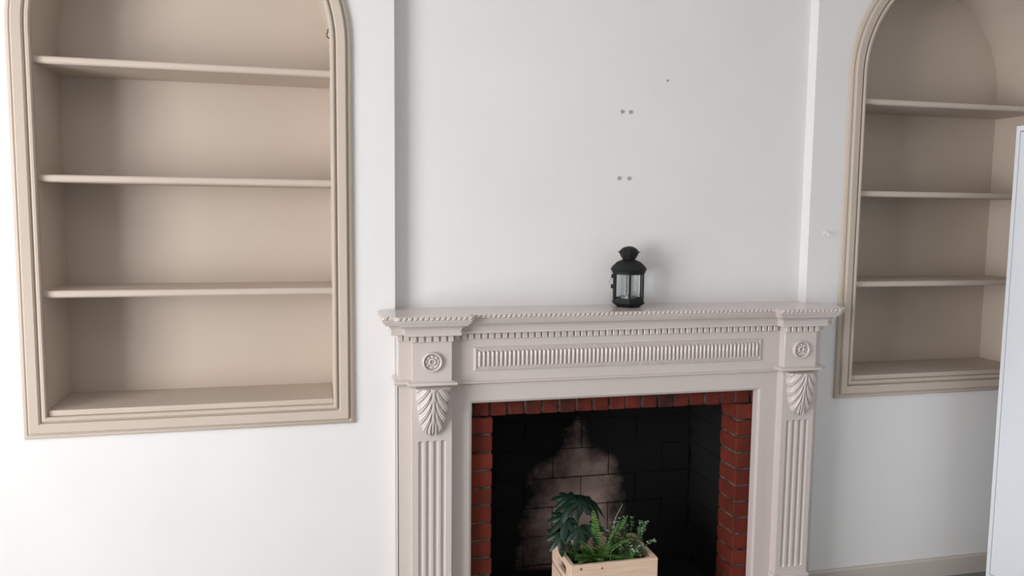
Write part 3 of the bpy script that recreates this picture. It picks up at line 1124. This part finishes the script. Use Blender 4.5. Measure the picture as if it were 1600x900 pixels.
def frond(base, d, length, droop, width, n=17, seed=0, side=None):
    """A pinnate fern frond: arching rachis with paired narrow leaflets."""
    rnd = random.Random(seed)
    bm = bmesh.new()
    d = Vector(d).normalized()
    hor = Vector((d.x, d.y, 0))
    hor = hor.normalized() if hor.length > 1e-3 else Vector((0, -1, 0))
    pts = []
    p = Vector(base)
    cur = d.copy()
    steps = n + 3
    for k in range(steps + 1):
        pts.append(p.copy())
        cur = (cur + Vector((0, 0, -1)) * droop / steps + hor * droop * 0.3 / steps).normalized()
        p = p + cur * (length / steps)
    tube(bm, pts, [0.0013 * (1 - 0.7 * k / steps) for k in range(steps + 1)], 5)
    for k in range(3, steps):
        t = (pts[k + 1] - pts[k - 1]).normalized()
        sd = t.cross(Vector((0, 0, 1)))
        sd = sd.normalized() if sd.length > 1e-3 else Vector((1, 0, 0))
        nm = sd.cross(t)
        q = (k - 3) / (steps - 3)
        w = width * (math.sin(PI * min(1, 0.18 + 0.82 * q)) ** 0.7) * (1 - 0.35 * q) + 0.002
        hw = length / steps * 0.42
        for s in (-1, 1):
            a = pts[k]
            dirv = (sd * s + t * 0.45 - nm * 0.18 + Vector((0, 0, rnd.uniform(-.15, .1)))).normalized()
            tipv = a + dirv * w
            m = a + dirv * w * 0.5 + nm * 0.0015
            v = [bm.verts.new(a - t * hw * .5), bm.verts.new(m - t * hw), bm.verts.new(tipv), bm.verts.new(m + t * hw), bm.verts.new(a + t * hw * .5)]
            bm.faces.new(v)
    return bm


fn = thing('fern', 'bright green fern with feathery fronds in the middle of the crate', 'plant', (0.925, 2.492, GZ))
fb0 = Vector((0.925, 2.492, GZ + 0.002))
fspec = [((-0.62, -0.35, 1.05), 0.165, 1.0, 0.032), ((-0.45, -0.45, 1.05), 0.145, 1.25, 0.030), ((0.0, -0.35, 1.2), 0.16, 0.9, 0.032),
         ((-0.12, -0.1, 1.2), 0.215, 0.30, 0.028), ((0.45, -0.25, 1.1), 0.18, 0.9, 0.032), ((0.75, -0.25, 0.95), 0.165, 1.1, 0.030),
         ((0.30, -0.45, 1.0), 0.130, 1.2, 0.030), ((-0.60, 0.0, 1.15), 0.17, 0.9, 0.030), ((0.5, 0.15, 1.25), 0.20, 0.6, 0.026),
         ((-0.30, -0.25, 1.2), 0.165, 0.9, 0.032), ((0.22, -0.1, 1.25), 0.185, 0.6, 0.030), ((0.65, 0.1, 1.1), 0.165, 1.0, 0.030),
         ((-0.72, -0.15, 1.05), 0.165, 0.9, 0.026), ((-0.50, -0.10, 1.15), 0.175, 0.9, 0.030), ((0.10, -0.45, 1.1), 0.125, 1.2, 0.030),
         ((-0.18, -0.45, 1.1), 0.125, 1.2, 0.030), ((0.55, -0.40, 0.95), 0.14, 1.2, 0.028), ((-0.55, -0.40, 1.0), 0.14, 1.0, 0.028)]
for i, (d, ln, dr, wd_) in enumerate(fspec):
    bm = frond(fb0 + Vector((0.012 * math.cos(i * 2.4), 0.010 * math.sin(i * 2.4), 0)), d, ln, dr, wd_, 18, i)
    obj('frond', bm, 'fern', fn)


def sprig(base, d, length, seed, blossoms):
    rnd = random.Random(seed)
    bm = bmesh.new()
    bf = bmesh.new()
    p = Vector(base)
    cur = Vector(d).normalized()
    steps = 9
    pts = []
    for k in range(steps + 1):
        pts.append(p.copy())
        cur = (cur + Vector((rnd.uniform(-.11, .11), rnd.uniform(-.12, .12), rnd.uniform(-.08, .06)))).normalized()
        p = p + cur * length / steps
    tube(bm, pts, [0.0012 * (1 - 0.5 * k / steps) for k in range(steps + 1)], 5)

    def leaf(b_, q, dv, l, w):
        sd = dv.cross(Vector((rnd.uniform(-.3, .3), rnd.uniform(-.3, .3), 1))).normalized()
        nm = sd.cross(dv)
        vs = [b_.verts.new(q), b_.verts.new(q + dv * l * .4 + sd * w * .5 + nm * .001), b_.verts.new(q + dv * l * .8 + sd * w * .38), b_.verts.new(q + dv * l),
              b_.verts.new(q + dv * l * .8 - sd * w * .38), b_.verts.new(q + dv * l * .4 - sd * w * .5 + nm * .001)]
        b_.faces.new(vs)
    for k in range(2, steps + 1):
        for _ in range(5):
            a = rnd.uniform(0, 2 * PI)
            dv = Vector((math.cos(a), math.sin(a), rnd.uniform(-.2, .9))).normalized()
            leaf(bm, pts[k], dv, rnd.uniform(.009, .015), rnd.uniform(.006, .009))
    for _ in range(blossoms):
        k = rnd.choice((steps, steps, steps - 1, steps - 2))
        c = pts[k] + Vector((rnd.uniform(-.008, .008), rnd.uniform(-.010, .004), rnd.uniform(.000, .010)))
        for q in range(5):
            a = 2 * PI * q / 5 + rnd.uniform(-.3, .3)
            dv = Vector((math.cos(a), math.sin(a) - 0.4, 0.6)).normalized()
            leaf(bf, c, dv, 0.0055, 0.0045)
    return bm, bf


sp = thing('flowering_plant', 'small-leaved green plant with pale blossoms at the crate edge', 'plant', (1.030, 2.520, GZ))
for i in range(30):
    a = 2.39996 * i
    r = 0.008 + 0.034 * ((i * 0.37) % 1)
    b0 = (1.026 + r * math.cos(a), 2.515 + r * 1.3 * math.sin(a), GZ + 0.002)
    d = (0.30 * math.cos(a), 0.38 * math.sin(a) - 0.08, 1.0)
    bm, bf = sprig(b0, d, 0.085 + 0.060 * ((i * 0.61) % 1), i + 40, 2 + i % 4)
    s = obj('sprig', bm, 'sprig', sp)
    obj('blossom', bf, 'blossom', s)
# thin pale grass-like stalks
for pts in ([(0.985, 2.52, GZ + 0.002), (0.990, 2.53, 0.33), (1.005, 2.54, 0.38), (1.035, 2.55, 0.425)],
            [(0.955, 2.46, GZ + 0.002), (0.960, 2.455, 0.30), (0.985, 2.45, 0.325), (1.02, 2.45, 0.333)]):
    bm = bmesh.new()
    tube(bm, pts, [0.0013, 0.0012, 0.001, 0.0006], 5)
    obj('stalk', bm, 'blossom', sp, smooth=60)
